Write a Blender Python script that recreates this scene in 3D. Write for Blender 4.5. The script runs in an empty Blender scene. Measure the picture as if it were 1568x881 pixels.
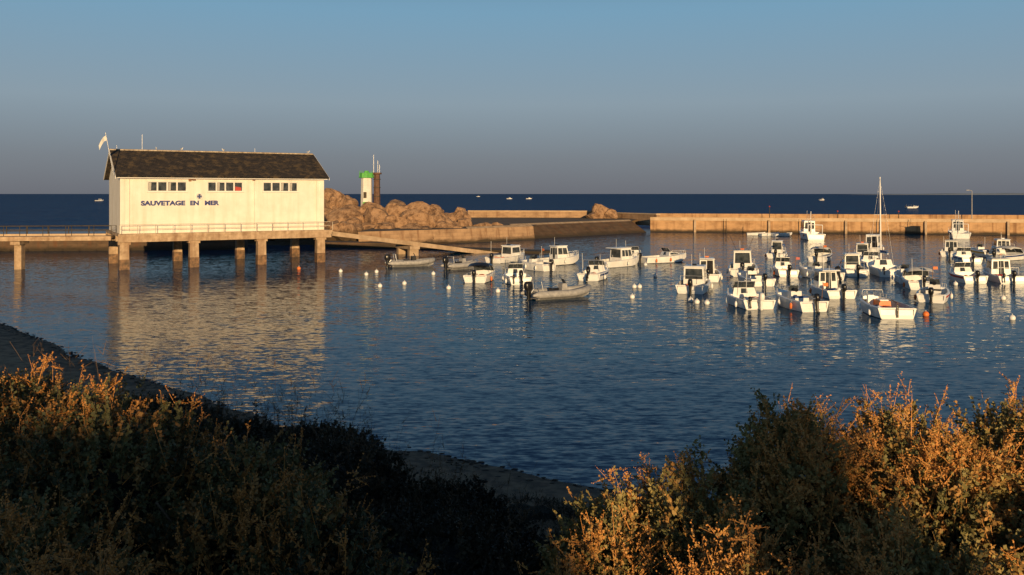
import bpy, math, random
import numpy as np
from mathutils import Vector, Matrix, noise
random.seed(7); rng=np.random.default_rng(7)
R=math.radians
scene=bpy.context.scene
COL=scene.collection
# ------------------------------------------------------------------ materials
def nodes(name):
    m=bpy.data.materials.new(name); m.use_nodes=True
    nt=m.node_tree; nt.nodes.clear()
    out=nt.nodes.new('ShaderNodeOutputMaterial'); b=nt.nodes.new('ShaderNodeBsdfPrincipled')
    nt.links.new(b.outputs[0],out.inputs[0])
    return m,nt,b
def c4(c): return (c[0],c[1],c[2],1)
def nz(nt,vec,scale,detail=4,rough=.6,dist=0):
    n=nt.nodes.new('ShaderNodeTexNoise'); n.inputs['Scale'].default_value=scale
    n.inputs['Detail'].default_value=detail; n.inputs['Roughness'].default_value=rough
    n.inputs['Distortion'].default_value=dist
    if vec is not None: nt.links.new(vec,n.inputs['Vector'])
    return n
def ramp(nt,fac,stops):
    r=nt.nodes.new('ShaderNodeValToRGB'); e=r.color_ramp.elements
    while len(e)<len(stops): e.new(.5)
    for i,(p,c) in enumerate(stops): e[i].position=p; e[i].color=c4(c)
    nt.links.new(fac,r.inputs[0]); return r
def mathn(nt,op,a,b=None,clamp=False):
    n=nt.nodes.new('ShaderNodeMath'); n.operation=op; n.use_clamp=clamp
    for i,x in enumerate((a,b)):
        if x is None: continue
        if isinstance(x,(int,float)): n.inputs[i].default_value=x
        else: nt.links.new(x,n.inputs[i])
    return n.outputs[0]
def mixc(nt,fac,a,b,mode='MIX'):
    n=nt.nodes.new('ShaderNodeMix'); n.data_type='RGBA'; n.blend_type=mode
    for s,x in ((n.inputs[0],fac),(n.inputs[6],a),(n.inputs[7],b)):
        if isinstance(x,(int,float)): s.default_value=x
        elif isinstance(x,tuple): s.default_value=c4(x)
        else: nt.links.new(x,s)
    return n.outputs[2]
def maprange(nt,v,a,b,c=0,d=1):
    mr=nt.nodes.new('ShaderNodeMapRange'); nt.links.new(v,mr.inputs[0])
    for i,x in enumerate((a,b,c,d)): mr.inputs[i+1].default_value=x
    return mr.outputs[0]
def coords(nt,kind='world'):
    if kind=='world': return nt.nodes.new('ShaderNodeNewGeometry').outputs['Position']
    return nt.nodes.new('ShaderNodeTexCoord').outputs['Object']
def mapping(nt,vec,scale=(1,1,1),rot=(0,0,0)):
    m=nt.nodes.new('ShaderNodeMapping'); m.inputs['Scale'].default_value=scale; m.inputs['Rotation'].default_value=rot
    nt.links.new(vec,m.inputs['Vector']); return m.outputs[0]
def bump(nt,b,h,strength=.5,dist=.05):
    n=nt.nodes.new('ShaderNodeBump'); n.inputs['Strength'].default_value=strength; n.inputs['Distance'].default_value=dist
    nt.links.new(h,n.inputs['Height']); nt.links.new(n.outputs[0],b.inputs['Normal'])
def mat(name,stops,scale=3,rough=.7,bmp=0,bd=.05,kind='world',stretch=(1,1,1),detail=5,metal=0,streak=None):
    m,nt,b=nodes(name)
    v=coords(nt,kind); vm=mapping(nt,v,stretch)
    n=nz(nt,vm,scale,detail)
    if len(stops)==2: stops=[(.35,stops[0]),(.65,stops[1])]
    r=ramp(nt,n.outputs[0],stops); col=r.outputs[0]
    if streak:
        sc,amt,lo=streak
        s=nz(nt,mapping(nt,v,(sc,sc,sc*.08)),1,4)
        f=ramp(nt,s.outputs[0],[(.45,(0,0,0)),(.68,(1,1,1))])
        col=mixc(nt,mathn(nt,'MULTIPLY',f.outputs[0],amt),col,lo)
    nt.links.new(col,b.inputs['Base Color'])
    b.inputs['Roughness'].default_value=rough; b.inputs['Metallic'].default_value=metal
    if bmp: bump(nt,b,n.outputs[0],bmp,bd)
    return m
M_white=mat('gelcoat_white',[(.76,.75,.72),(.88,.87,.84)],1.5,.3,kind='obj')
M_inner=mat('deck_grey',[(.55,.54,.50),(.74,.72,.68)],4,.6,kind='obj')
M_anti=mat('antifouling',[(.02,.03,.06),(.06,.05,.05)],3,.6,kind='obj')
M_blue=mat('stripe_blue',[(.02,.04,.14),(.03,.06,.2)],3,.35,kind='obj')
M_black=mat('engine_black',[(.008,.008,.009),(.02,.02,.022)],5,.3,kind='obj')
M_glass=mat('cabin_glass',[(.02,.028,.035),(.08,.09,.10)],2,.08,kind='obj')
M_steel=mat('steel',[(.5,.5,.5),(.7,.7,.7)],5,.35,metal=.7,kind='obj')
M_orange=mat('fender_orange',[(.70,.16,.03),(.8,.22,.05)],5,.5,kind='obj')
M_grey=mat('hypalon_grey',[(.26,.26,.265),(.40,.39,.38)],4,.55,kind='obj')
M_wood=mat('wood',[(.16,.07,.03),(.3,.15,.06)],6,.5,kind='obj',stretch=(1,1,6))
M_yellow=mat('yellow_paint',[(.7,.45,.03),(.8,.5,.05)],4,.5,kind='obj')
M_bluec=mat('blue_canvas',[(.02,.06,.18),(.04,.1,.28)],4,.8,kind='obj')
M_red=mat('red_paint',[(.4,.04,.03),(.5,.06,.04)],4,.5,kind='obj')
M_sail=mat('sail_cloth',[(.6,.58,.52),(.72,.7,.66)],4,.9,kind='obj')
BM=[M_white,M_inner,M_anti,M_blue,M_black,M_glass,M_steel,M_orange,M_grey,M_wood,M_yellow,M_bluec,M_red,M_sail]
W,I_,A,BL,K,G,S,O,GR,WD,Y,BC,RD,SL=range(14)
# ------------------------------------------------------------------ mesh accumulator
class Msh:
    def __init__(s): s.v=[];s.f=[];s.m=[];s.sm=[]
    def add(s,vs,fs,m,smooth=False):
        o=len(s.v); s.v+= [tuple(v) for v in vs]
        for i,f in enumerate(fs):
            s.f.append([o+k for k in f]); s.m.append(m if isinstance(m,int) else m[i]); s.sm.append(smooth)
    def hexa(s,c,m):
        s.add(c,[(3,2,1,0),(4,5,6,7),(0,1,5,4),(1,2,6,5),(2,3,7,6),(3,0,4,7)],m)
    def box(s,c,d,m,tx=1,ty=1,rz=0,off=(0,0)):
        hx,hy,hz=d[0]/2,d[1]/2,d[2]/2; cr,sr=math.cos(rz),math.sin(rz); P=[]
        for z,ax,ay,ox,oy in((-hz,1,1,0,0),(hz,tx,ty,off[0],off[1])):
            for a,b in((-1,-1),(1,-1),(1,1),(-1,1)):
                x=a*hx*ax+ox; y=b*hy*ay+oy
                P.append((c[0]+x*cr-y*sr,c[1]+x*sr+y*cr,c[2]+z))
        s.hexa(P,m)
    def tube(s,p0,p1,r,m,n=6,r1=None):
        p0=Vector(p0);p1=Vector(p1); d=(p1-p0)
        if d.length<1e-6: return
        d.normalize(); a=d.orthogonal().normalized(); b=d.cross(a); r1=r if r1 is None else r1
        vs=[];
        for p,q in((p0,r),(p1,r1)):
            for i in range(n):
                t=2*math.pi*i/n; vs.append(p+(a*math.cos(t)+b*math.sin(t))*q)
        fs=[(i,(i+1)%n,n+(i+1)%n,n+i) for i in range(n)]
        s.add(vs,fs,m,True); s.add(vs,[tuple(range(n))[::-1],tuple(range(n,2*n))],m)
    def path(s,ps,r,m,n=6):
        for a,b in zip(ps,ps[1:]): s.tube(a,b,r,m,n)
    def sph(s,c,r,m,seg=10,rings=6):
        vs=[];fs=[]
        if isinstance(r,(int,float)): r=(r,r,r)
        for j in range(rings+1):
            ph=math.pi*j/rings
            for i in range(seg):
                t=2*math.pi*i/seg
                vs.append((c[0]+r[0]*math.sin(ph)*math.cos(t),c[1]+r[1]*math.sin(ph)*math.sin(t),c[2]+r[2]*math.cos(ph)))
        for j in range(rings):
            for i in range(seg):
                a=j*seg+i;b=j*seg+(i+1)%seg; fs.append((a,a+seg,b+seg,b))
        s.add(vs,fs,m,True)
    def loft(s,rings,m,cap=True,smooth=True):
        n=len(rings[0]); vs=[p for r in rings for p in r]; fs=[]
        for j in range(len(rings)-1):
            for i in range(n):
                a=j*n+i;b=j*n+(i+1)%n; fs.append((a,b,b+n,a+n))
        s.add(vs,fs,m,smooth)
        if cap: s.add(rings[0],[tuple(range(n))[::-1]],m); s.add(rings[-1],[tuple(range(n))],m)
    def panel(s,c,u0,u1,v0,v1,m,off=.012):
        a,b,d,e=[Vector(p) for p in c]
        n=(b-a).cross(e-a).normalized()*off
        f=lambda u,v:(a*(1-u)+b*u)*(1-v)+(e*(1-u)+d*u)*v+n
        s.add([f(u0,v0),f(u1,v0),f(u1,v1),f(u0,v1)],[(0,1,2,3)],m)
    def obj(s,name,mats,parent=None,loc=(0,0,0),rz=0):
        me=bpy.data.meshes.new(name); me.from_pydata(s.v,[],s.f)
        for m in mats: me.materials.append(m)
        me.polygons.foreach_set('material_index',s.m); me.polygons.foreach_set('use_smooth',s.sm); me.update()
        ob=bpy.data.objects.new(name,me); COL.objects.link(ob); ob.location=loc; ob.rotation_euler=(0,0,rz)
        if parent: ob.parent=parent
        return ob
def empty(name,loc=(0,0,0),rz=0):
    e=bpy.data.objects.new(name,None); COL.objects.link(e); e.location=loc; e.rotation_euler=(0,0,rz); e.empty_display_size=.2
    return e
# ------------------------------------------------------------------ boats (x forward, origin at mid waterline)
def hull(M,L,B,H,ce=.5,floor=.22,stripe=W,deck=W):
    ts=[0,.1,.22,.34,ce-.001,ce+.02,.66,.76,.85,.92,.97,1.0]; ts=sorted(ts); st=[]
    def b(t):
        h=B/2
        return h*(.9+.1*math.sin(min(t/.35,1)*math.pi/2)) if t<.38 else h*max(.03,(1-((t-.38)/.62)**2.3))
    info=[]
    for t in ts:
        x=-L/2+L*t; bb=b(t); sz=H*(.82+.34*t*t); kz=-.3 if t<.7 else -.3+(sz*.55+.3)*((t-.7)/.3)**2
        cz=max(.04,kz+.1) if t<.7 else .04+ (sz*.45)*((t-.7)/.3)**1.6
        cz=max(cz,kz+.02)
        if t>ce: fz=sz+.10*bb/(B/2)+.02; fi=max(bb-.2,.012)
        else: fz=floor; fi=bb-.14
        st.append([(0,kz),(bb*.86,cz),(bb*.97,cz+(sz-cz)*.62),(bb*1.02,sz-.05),(bb*1.03,sz),(max(bb-.1,.011),sz+.035),(fi,fz if t<=ce else sz+.05),(0,fz)])
        info.append((x,bb,sz))
    mats=[A,W,stripe,W,W,I_,I_]
    for sgn in(1,-1):
        for j in range(len(ts)-1):
            for i in range(7):
                q=[(info[j][0],sgn*st[j][i][0],st[j][i][1]),(info[j+1][0],sgn*st[j+1][i][0],st[j+1][i][1]),
                   (info[j+1][0],sgn*st[j+1][i+1][0],st[j+1][i+1][1]),(info[j][0],sgn*st[j][i+1][0],st[j][i+1][1])]
                if sgn<0: q=q[::-1]
                mm=mats[i]
                if i>=5: mm = deck if ts[j]>=ce-.01 else I_
                M.add(q,[(0,1,2,3)],mm)
        r=[(info[0][0],sgn*a,z) for a,z in st[0]]
        M.add(r,[tuple(range(8)) if sgn<0 else tuple(range(8))[::-1]],W)
    M.box((-L/2+.04,0,H*.82-.02),(.07,B*.86,.07),W)
    M.box((-L/2+.3,0,(floor+H*.7)/2),(.5,B*.78,H*.7-floor),W,tx=.9)
    return lambda t:(-L/2+L*t,b(t),H*(.82+.34*t*t))
def outboard(M,x,y,z,sc=1,tilt=0,mc=K):
    sc*=.84
    c,s_=math.cos(tilt),math.sin(tilt)
    def P(px,pz,py):
        rx=px*c-pz*s_; rz=px*s_+pz*c
        return (x-rx*sc,y+py*sc,z+rz*sc)
    def ring(px0,px1,w,pz):
        cx=(px0+px1)/2; hx=(px1-px0)/2; out=[]
        for i in range(10):
            t=2*math.pi*i/10
            ex=abs(math.cos(t))**.7*math.copysign(1,math.cos(t)); ey=abs(math.sin(t))**.7*math.copysign(1,math.sin(t))
            out.append(P(cx+hx*ex,pz,w*ey))
        return out
    M.loft([ring(.08,.5,.15,.05),ring(.02,.58,.19,.18),ring(.02,.6,.19,.42),ring(.06,.54,.16,.56),ring(.14,.44,.1,.6)],mc)
    M.loft([ring(.16,.38,.08,-.85),ring(.14,.4,.1,-.3),ring(.12,.42,.12,.06)],mc)
    M.loft([ring(.14,.5,.14,-.56),ring(.14,.5,.14,-.52)],mc)
    M.tube(P(.1,-.72,0),P(.52,-.72,0),.07*sc,mc)
    M.tube(P(-.02,.1,-.1),P(.15,-.1,-.1),.05*sc,S)
    M.tube(P(-.02,.1,.1),P(.15,-.1,.1),.05*sc,S)
    M.panel([P(.04,.2,.193),P(.58,.2,.193),P(.58,.34,.193),P(.04,.34,.193)],0.1,.9,0.1,.7,W,off=.01)
def rail(M,g,t0,t1,h=.5,n=5):
    for sg in(1,-1):
        ps=[]
        for i in range(n+1):
            t=t0+(t1-t0)*i/n; x,b,z=g(t); y=sg*max(b-.08,.02)
            ps.append((x,y,z+h)); M.tube((x,y,z),(x,y,z+h),.014,S,4)
        M.path(ps,.018,S,4)
        M.path([(p[0],p[1],p[2]-h*.5) for p in ps],.01,S,4)
def cabin(M,x0,x1,w,z0,h,rake=.35,backrake=.05,over=.25,roofm=W,door=True,nside=2):
    w2=w/2; wt=w2*.88
    c=[(x0,-w2,z0),(x1,-w2,z0),(x1,w2,z0),(x0,w2,z0),(x0+backrake,-wt,z0+h),(x1-rake,-wt,z0+h),(x1-rake,wt,z0+h),(x0+backrake,wt,z0+h)]
    M.hexa(c,W)
    v0,v1=.5,.9
    sR=[c[0],c[1],c[5],c[4]]; sL=[c[2],c[3],c[7],c[6]]; fr=[c[1],c[2],c[6],c[5]]; bk=[c[3],c[0],c[4],c[7]]
    for sd in(sR,sL):
        for i in range(nside): M.panel(sd,.06+.9*i/nside,.06+.9*(i+1)/nside-.05,v0,v1,G)
    M.panel(fr,.06,.47,v0,v1,G); M.panel(fr,.53,.94,v0,v1,G)
    if door==1: M.panel(bk,.38,.66,.04,.92,G); M.panel(bk,.08,.33,.5,.9,G); M.panel(bk,.7,.93,.5,.9,G)
    elif door==2: M.panel(bk,.5,.9,.04,.92,K); M.panel(bk,.08,.44,.45,.88,G)
    else: M.panel(bk,.08,.92,.42,.92,G)
    M.box(((x0+x1-rake)/2-over/2+.05,0,z0+h+.04),(x1-rake-x0+over+.15,w*.96,.07),roofm,tx=.93,ty=.9)
    M.tube((x0+.3,.2,z0+h),(x0+.3,.2,z0+h+.9),.012,W,4)
    return z0+h
def fenders(M,g,rr,col=W):
    for sg in(1,-1):
        for t in(.18,.5):
            if rr.random()<.6:
                x,b,z=g(t); m=O if rr.random()<.18 else col
                M.sph((x,sg*(b+.1),z-.33),(.09,.09,.2),m,8,5); M.tube((x,sg*(b+.05),z),(x,sg*(b+.1),z-.15),.01,S,4)
def clutter(M,L,B,rr,z=.24):
    for k in range(rr.randint(2,5)):
        x=-L/2+rr.uniform(.7,L*.42); y=rr.uniform(-B*.3,B*.3)
        if rr.random()<.5: M.box((x,y,z+.16),(.38,.3,.32),rr.choice([BC,O,GR,W,K,RD]),tx=.9,rz=rr.uniform(0,1))
        else: M.sph((x,y,z+.17),(.2,.2,.18),rr.choice([O,W,W,BC]),8,5)
def make_boat(kind,x,y,hd,L=5.2,B=2.1,seed=0,stripe=W,eng=K,tilt=0):
    rr=random.Random(seed*13+5); M=Msh()
    H=(.78 if L<6 else .95)*rr.uniform(.88,1.02)
    if kind in('cabin','canopy','open','cuddy','launch'):
        ce={'cabin':.62,'canopy':.58,'open':.7,'cuddy':.48,'launch':.84}[kind]
        g=hull(M,L,B,H,ce,stripe=stripe)
        if kind=='cabin':
            hh=rr.uniform(1.35,1.62) if L<6 else 1.8
            cabin(M,L*rr.uniform(-.12,-.02),L*rr.uniform(.17,.24),B*rr.uniform(.58,.74),.24,hh,rake=rr.uniform(.12,.5),backrake=rr.choice([.05,.05,-.15]),door=rr.choice([1,2,0]),nside=rr.choice([1,2,3]),over=rr.choice([.1,.25,.6]),roofm=rr.choice([W,W,W,I_,SL]))
            M.hexa([(L*.19,-B*.3,H*.9),(L*.36,-B*.14,H*.98),(L*.36,B*.14,H*.98),(L*.19,B*.3,H*.9),
                    (L*.19,-B*.26,H+.36),(L*.31,-B*.12,H+.3),(L*.31,B*.12,H+.3),(L*.19,B*.26,H+.36)],W)
            rail(M,g,.6,.99,.42)
            if rr.random()<.5: M.path([(-L*.32,-B*.36,H*.8),(-L*.32,-B*.36,H+.45),(-L*.32,B*.36,H+.45),(-L*.32,B*.36,H*.8)],.018,S,4)
            if rr.random()<.4: M.box((-L*.02,0,hh+.4),(.3,.3,.1),rr.choice([W,O,K]))
            if rr.random()<.35:
                for sg in(1,-1): M.tube((-L*.05,sg*B*.2,hh+.25),(-L*.3,sg*B*.42,hh+1.7),.013,K,4)
        elif kind=='cuddy':
            z=H*.95
            M.hexa([(L*.0,-B*.36,z-.05),(L*.36,-B*.12,z+.05),(L*.36,B*.12,z+.05),(L*.0,B*.36,z-.05),
                    (L*.03,-B*.3,z+.42),(L*.27,-B*.1,z+.3),(L*.27,B*.1,z+.3),(L*.03,B*.3,z+.42)],W)
            M.panel([(0,B*.36,z-.05),(0,-B*.36,z-.05),(L*.03,-B*.3,z+.42),(L*.03,B*.3,z+.42)],.34,.62,.0,.9,G)
            for sg in(1,-1):
                q=[(L*.02,sg*B*.345,z+.08),(L*.3,sg*B*.14,z+.12),(L*.27,sg*B*.125,z+.28),(L*.03,sg*B*.315,z+.36)]
                if sg>0:q=[q[1],q[0],q[3],q[2]]
                M.panel(q,.1,.9,.1,.8,G,.03)
            wq=[(L*.07,-B*.33,z+.36),(L*.07,B*.33,z+.36),(L*.0,B*.3,z+.8),(L*.0,-B*.3,z+.8)]
            for a_ in((.02,.34),(.36,.64),(.66,.98)): M.panel(wq,a_[0],a_[1],0.02,.97,G,.0)
            M.path([wq[0],wq[3],wq[2],wq[1]],.025,S,4)
            rail(M,g,.6,.99,.35)
            if rr.random()<.5: M.path([(-L*.2,-B*.4,H),(-L*.22,-B*.38,H+.9),(-L*.22,B*.38,H+.9),(-L*.2,B*.4,H)],.02,S,4)
        elif kind=='launch':
            M.box((-L*.02,0,.5),(1.1,.75,.62),O,tx=.85,ty=.85); M.box((-L*.02,0,.84),(.7,.5,.07),W)
            M.box((L*.26,0,.62),(.35,B*.7,.06),WD); M.box((-L*.27,0,.5),(.35,B*.82,.06),W); M.box((L*.1,B*.2,.7),(.3,.35,.7),W,tx=.7)
            M.tube((-L*.5,0,.9),(-L*.32,0,1.0),.03,WD,6); M.path([(L*.3,-B*.3,H),(L*.3,-B*.25,H+.5),(L*.3,B*.25,H+.5),(L*.3,B*.3,H)],.02,S,4)
            M.box((-L*.505,0,.45),(.05,.12,.7),K)
            rail(M,g,.75,.99,.25,3)
        elif kind=='canopy':
            z=H
            wq=[(L*.12,-B*.42,z),(L*.12,B*.42,z),(L*.04,B*.38,z+.5),(L*.04,-B*.38,z+.5)]
            M.panel(wq,0,1,0,1,G,0); M.path([wq[0],wq[3],wq[2],wq[1]],.03,S,4)
            cv=rr.choice([BC,SL,K])
            An=[math.pi*i/8 for i in range(9)]
            R0=[(L*.05,-math.cos(a)*B*.4,z+.45+math.sin(a)*.22) for a in An]; R1=[(-L*.2,-math.cos(a)*B*.42,z+.55+math.sin(a)*.25) for a in An]
            R2=[(-L*.3,-math.cos(a)*B*.42,z+.42+math.sin(a)*.15) for a in An]
            vs=R0+R1+R2; n=9; M.add(vs,[(j*n+i,j*n+i+1,(j+1)*n+i+1,(j+1)*n+i) for j in range(2) for i in range(n-1)],cv,True)
            for sg in(1,-1): M.tube((-L*.1,sg*B*.43,z),(-L*.22,sg*B*.42,z+.55),.015,S,4)
            rail(M,g,.6,.99,.35)
        else:
            M.box((L*.02,0,.62),(.55,.7,.8),W,tx=.7,off=(-.05,0))
            M.panel([(L*.02+.2,-.32,1.0),(L*.02+.2,.32,1.0),(L*.02+.02,.28,1.35),(L*.02+.02,-.28,1.35)],0,1,0,1,G,0)
            M.box((-L*.14,0,.45),(.4,.9,.45),W); M.box((-L*.14,0,.72),(.36,.86,.1),rr.choice([BC,K,SL,I_]))
            M.tube((-.1+L*.02,.0,1.05),(-.24+L*.02,0,1.12),.14,K,8)
            rail(M,g,.72,.99,.3,4)
        if kind!='launch': outboard(M,-L/2-.02,0,H*.78,1.0 if L<6 else 1.2,tilt,eng)
        if rr.random()<.25: outboard(M,-L/2,B*.3,H*.7,.6,.2,K)
        fenders(M,g,rr); clutter(M,L,B,rr)
        if rr.random()<.4: M.tube((-L*.4,B*.3,H),(-L*.4,B*.3,H+1.5),.015,W,4)
        if rr.random()<.25:
            M.tube((-L*.45,-B*.3,H),(-L*.48,-B*.3,H+1.0),.02,WD,4); M.box((-L*.48,-B*.3-.18,H+.85),(.02,.3,.2),rr.choice([RD,BC,O]))
        name='motorboat'
    elif kind=='rib':
        g=lambda t:(-L/2+L*t,(B/2-.22)*(1 if t<.55 else max(0,1-((t-.55)/.4)**2.2) if t<.95 else 0),.42+.3*max(0,t-.5)**1.5*2)
        pts=[]
        for t in[0,.15,.3,.45,.58,.7,.8,.87,.92,.95]: pts.append(g(t))
        rings=[]
        full=[(x,-b,z) for x,b,z in pts]+[(x,b,z) for x,b,z in pts[::-1]][1:]
        full=[(full[0][0]-.45,full[0][1],full[0][2]-.02)]+full+[(full[-1][0]-.45,full[-1][1],full[-1][2]-.02)]
        for i,p in enumerate(full):
            a=Vector(full[max(i-1,0)]);b_=Vector(full[min(i+1,len(full)-1)]); d=(b_-a); d.z=0; d.normalize(); sd=Vector((d.y,-d.x,0))
            r=.24 if 0<i<len(full)-1 else .07
            rings.append([Vector(p)+(sd*math.cos(q)+Vector((0,0,1))*math.sin(q))*r for q in [2*math.pi*k/10 for k in range(10)]])
        M.loft(rings,GR)
        for sg in(1,-1):
            for j in range(len(pts)-1):
                (xa,ba,za),(xb,bb,zb)=pts[j],pts[j+1]
                q=[(xa,0,-.2+max(0,(j-4)*.08)),(xb,0,-.2+max(0,(j-3)*.08)),(xb,sg*bb,zb-.15),(xa,sg*ba,za-.15)]
                M.add(q if sg<0 else q[::-1],[(0,1,2,3)],GR)
                q=[(xa,0,.25),(xb,0,.25),(xb,sg*bb,.27),(xa,sg*ba,.27)]
                M.add(q,[(0,1,2,3)],I_)
        M.box((-L/2+.05,0,.35),(.08,B*.7,.5),GR)
        M.box((L*.0,0,.65),(.5,.55,.75),GR if seed%2 else K,tx=.7); M.box((-L*.15,0,.5),(.5,.5,.5),K)
        M.panel([(L*.03,-.22,1.02),(L*.03,.22,1.02),(L*-.0,.2,1.3),(L*-.0,-.2,1.3)],0,1,0,1,G,0)
        M.path([(-L*.4,-B*.3,.5),(-L*.43,-B*.28,1.25),(-L*.43,B*.28,1.25),(-L*.4,B*.3,.5)],.03,S,5)
        outboard(M,-L/2-.02,0,.62,1.25,tilt,K)
        name='inflatable_boat'
    elif kind=='fishing':
        H=1.15; g=hull(M,L,B,H,.45,stripe=stripe)
        cabin(M,L*.02,L*.26,B*.6,.3,2.5,rake=.2)
        M.tube((-L*.05,0,.3),(-L*.05,0,4.3),.05,W,6); M.tube((-L*.05,0,3.0),(-L*.35,0,3.6),.03,W,5)
        M.path([(-L*.42,-B*.35,1),(-L*.42,-B*.35,2.3),(-L*.42,B*.35,2.3),(-L*.42,B*.35,1)],.05,W,5)
        M.tube((L*.1,.3,2.8),(L*.1,.3,4.4),.02,W,4)
        rail(M,g,.5,.99,.5); fenders(M,g,rr,O); clutter(M,L,B,rr,.3)
        for sg in(1,-1): M.tube((-L*.05,0,4.2),(-L*.3,sg*B*.4,1.0),.012,S,4)
        M.tube((-L*.05,0,4.2),(L*.48,0,1.3),.012,S,4)
        name='fishing_boat'
    elif kind=='sail':
        H=.85; g=hull(M,L,B,H,.4,stripe=stripe); z=H
        M.hexa([(-L*.08,-B*.34,z-.05),(L*.25,-B*.16,z),(L*.25,B*.16,z),(-L*.08,B*.34,z-.05),
                (-L*.06,-B*.28,z+.45),(L*.2,-B*.12,z+.25),(L*.2,B*.12,z+.25),(-L*.06,B*.28,z+.45)],W)
        M.panel([(-L*.081,B*.34,z-.05),(-L*.081,-B*.34,z-.05),(-L*.061,-B*.28,z+.45),(-L*.061,B*.28,z+.45)],.3,.7,.1,.95,G)
        for sg in(1,-1):
            q=[(-L*.06,sg*B*.33,z+.1),(L*.2,sg*B*.17,z+.1),(L*.18,sg*B*.15,z+.2),(-L*.05,sg*B*.31,z+.3)]
            M.panel(q if sg<0 else [q[1],q[0],q[3],q[2]],.1,.8,.1,.9,G,.03)
        mx=L*.08; mh=8.5
        M.tube((mx,0,z),(mx,0,mh),.07,W,8,.05)
        M.tube((mx,0,z+1.0),(mx-2.6,0,z+1.05),.05,W,6)
        M.tube((mx-.1,0,z+1.14),(mx-2.4,0,z+1.16),.1,BC,8,.07)
        for sg in(1,-1):
            M.tube((mx,sg*.5,5.2),(mx,0,5.2),.015,S,4); M.path([(mx-.1,sg*B*.45,z),(mx,sg*.5,5.2),(mx,0,mh-.3)],.009,S,4)
        M.tube((mx,0,mh-.3),(L*.49,0,z+.15),.012,S,4); M.tube((mx,0,mh-.05),(-L*.49,0,z),.008,S,4)
        rail(M,g,.75,.99,.5,3); outboard(M,-L/2,B*.25,.6,.55,.1)
        fenders(M,g,rr)
        name='sailing_boat'
    else:
        H=.5; g=hull(M,L,B,H,.93,floor=.1,stripe=stripe)
        for t in(-.25,.05,.3): M.box((L*t,0,.36),(.22,B*.8,.04),WD)
        name='rowing_boat'
    return M.obj(name,BM,loc=(x,y,-.02),rz=R(hd))
B_=[('rib',-9.5,85.6,20,4.4,1.9,W,0),('rib',-4.6,82.5,40,3.2,1.6,W,0),('cabin',-.3,92,55,5.6,2.3,W,0),
('canopy',-2.4,72,78,4.8,2.1,W,.0),('cuddy',.3,70.5,100,4.3,1.9,W,.5),('open',2.0,82,130,4.3,1.8,W,0),
('cabin',4.6,88,35,5.2,2.2,W,0),('rib',3.4,59.6,28,4.6,2.1,W,0),('cuddy',7.0,73.6,70,4.8,2.1,BL,.6),
('cabin',10.4,86,40,5.6,2.3,W,0),('cuddy',12.6,92.5,80,5,2,BL,0),('cuddy',15.6,90.8,25,5.4,2.2,W,0),
('cabin',13.3,64.5,72,5.2,2.3,W,0),('cabin',16.0,73.0,80,5.2,2.1,W,0),('cabin',20.2,77.6,75,6.2,2.4,W,0),
('open',18.8,69.5,95,5.0,2.1,W,.0),('cuddy',14.7,56.0,97,4.7,2.2,W,0),('cuddy',23.5,77,85,4.6,1.9,W,0),
('cabin',29.3,98,70,5.2,2.1,W,0),('open',17.5,54.8,100,4.7,2.0,W,.15),('fishing',46.3,138,85,8,3,W,0),
('canopy',32.5,93,60,5.0,2.1,BL,0),('open',25.4,73.8,110,4.6,1.9,W,.4),('cabin',21.9,61.6,92,5.1,2.2,W,0),
('cabin',29.6,77.3,80,5.0,2.0,W,0),('cabin',37.0,93.6,70,5.6,2.2,W,0),('cabin',43.5,107,60,6,2.3,W,0),
('launch',21.6,51.9,88,4.7,2.3,W,0),('canopy',30.6,67,75,5.2,2.2,W,0),('open',28.0,58.8,60,4.4,1.9,RD,0),
('fishing',71.4,142,70,8,3,BL,0),('cabin',49.8,100.5,60,5.2,2.1,W,0),('cuddy',46.4,91,80,5,2.1,BL,0),
('cuddy',36.4,71.5,85,4.7,2,RD,0),('cabin',39.5,71.8,80,5.5,2.2,W,0),('canopy',53.2,94.5,30,5.6,2.3,BL,0),
('open',53.1,100.5,90,5,2,Y,0),('open',31.5,71,75,4.4,1.8,W,.1),('sail',32.4,77.6,80,6.2,2.3,W,0),
('row',43,148,10,3.4,1.5,W,0),('row',44.9,147,15,3.4,1.5,W,0),('row',41,149,-10,3,1.4,W,0),
('cuddy',34.2,84.5,80,5.2,2.1,BL,0),('cabin',57.5,104,75,5.6,2.2,W,0),
('cabin',-400,860,60,9,3,W,0),('cabin',-3.5,1188,20,8,2.8,W,0),('cabin',22.7,1188,10,8,2.8,W,0),('cabin',332,950,30,8,2.8,W,0),('cuddy',195,432,10,6.5,2.4,W,0),('cabin',-80,2100,20,9,3,W,0)]
for i,(k,x,y,h,L,B,stp,tl) in enumerate(B_):
    ob=make_boat(k,x,y,h,L,B,i,stp,W if i in(16,) else K,tl)
    ob.rotation_euler[0]=R(random.uniform(-1.5,1.5))
for u in [(-19.7,82),(-15.3,79.2),(-12.5,76.1),(-12,78.6),(-9.9,66.5),(-8.3,68.4),(-4.65,65.1),(-6.8,76.7),(-1.0,63),(9.1,66),(9.5,66),(12.1,74.9),(8.05,59.4),(13,86.4),
          (11.6,57.6),(11.8,56.6),(12.35,56.2),(23.7,50.8),(27.8,49.3),(32.5,58.7),(34,68),(31,82),(27,86),(-5.5,88)]:
    m=Msh(); r=.18; m.sph((0,0,.1),(r,r,r),0,12,8); m.tube((0,0,.27),(0,0,.34),.035,1,6); m.tube((0,0,-.4),(0,0,-.05),.03,1,5)
    m.obj('mooring_buoy',[M_white if random.random()<.9 else M_orange,M_steel],loc=(u[0],u[1],0))
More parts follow.
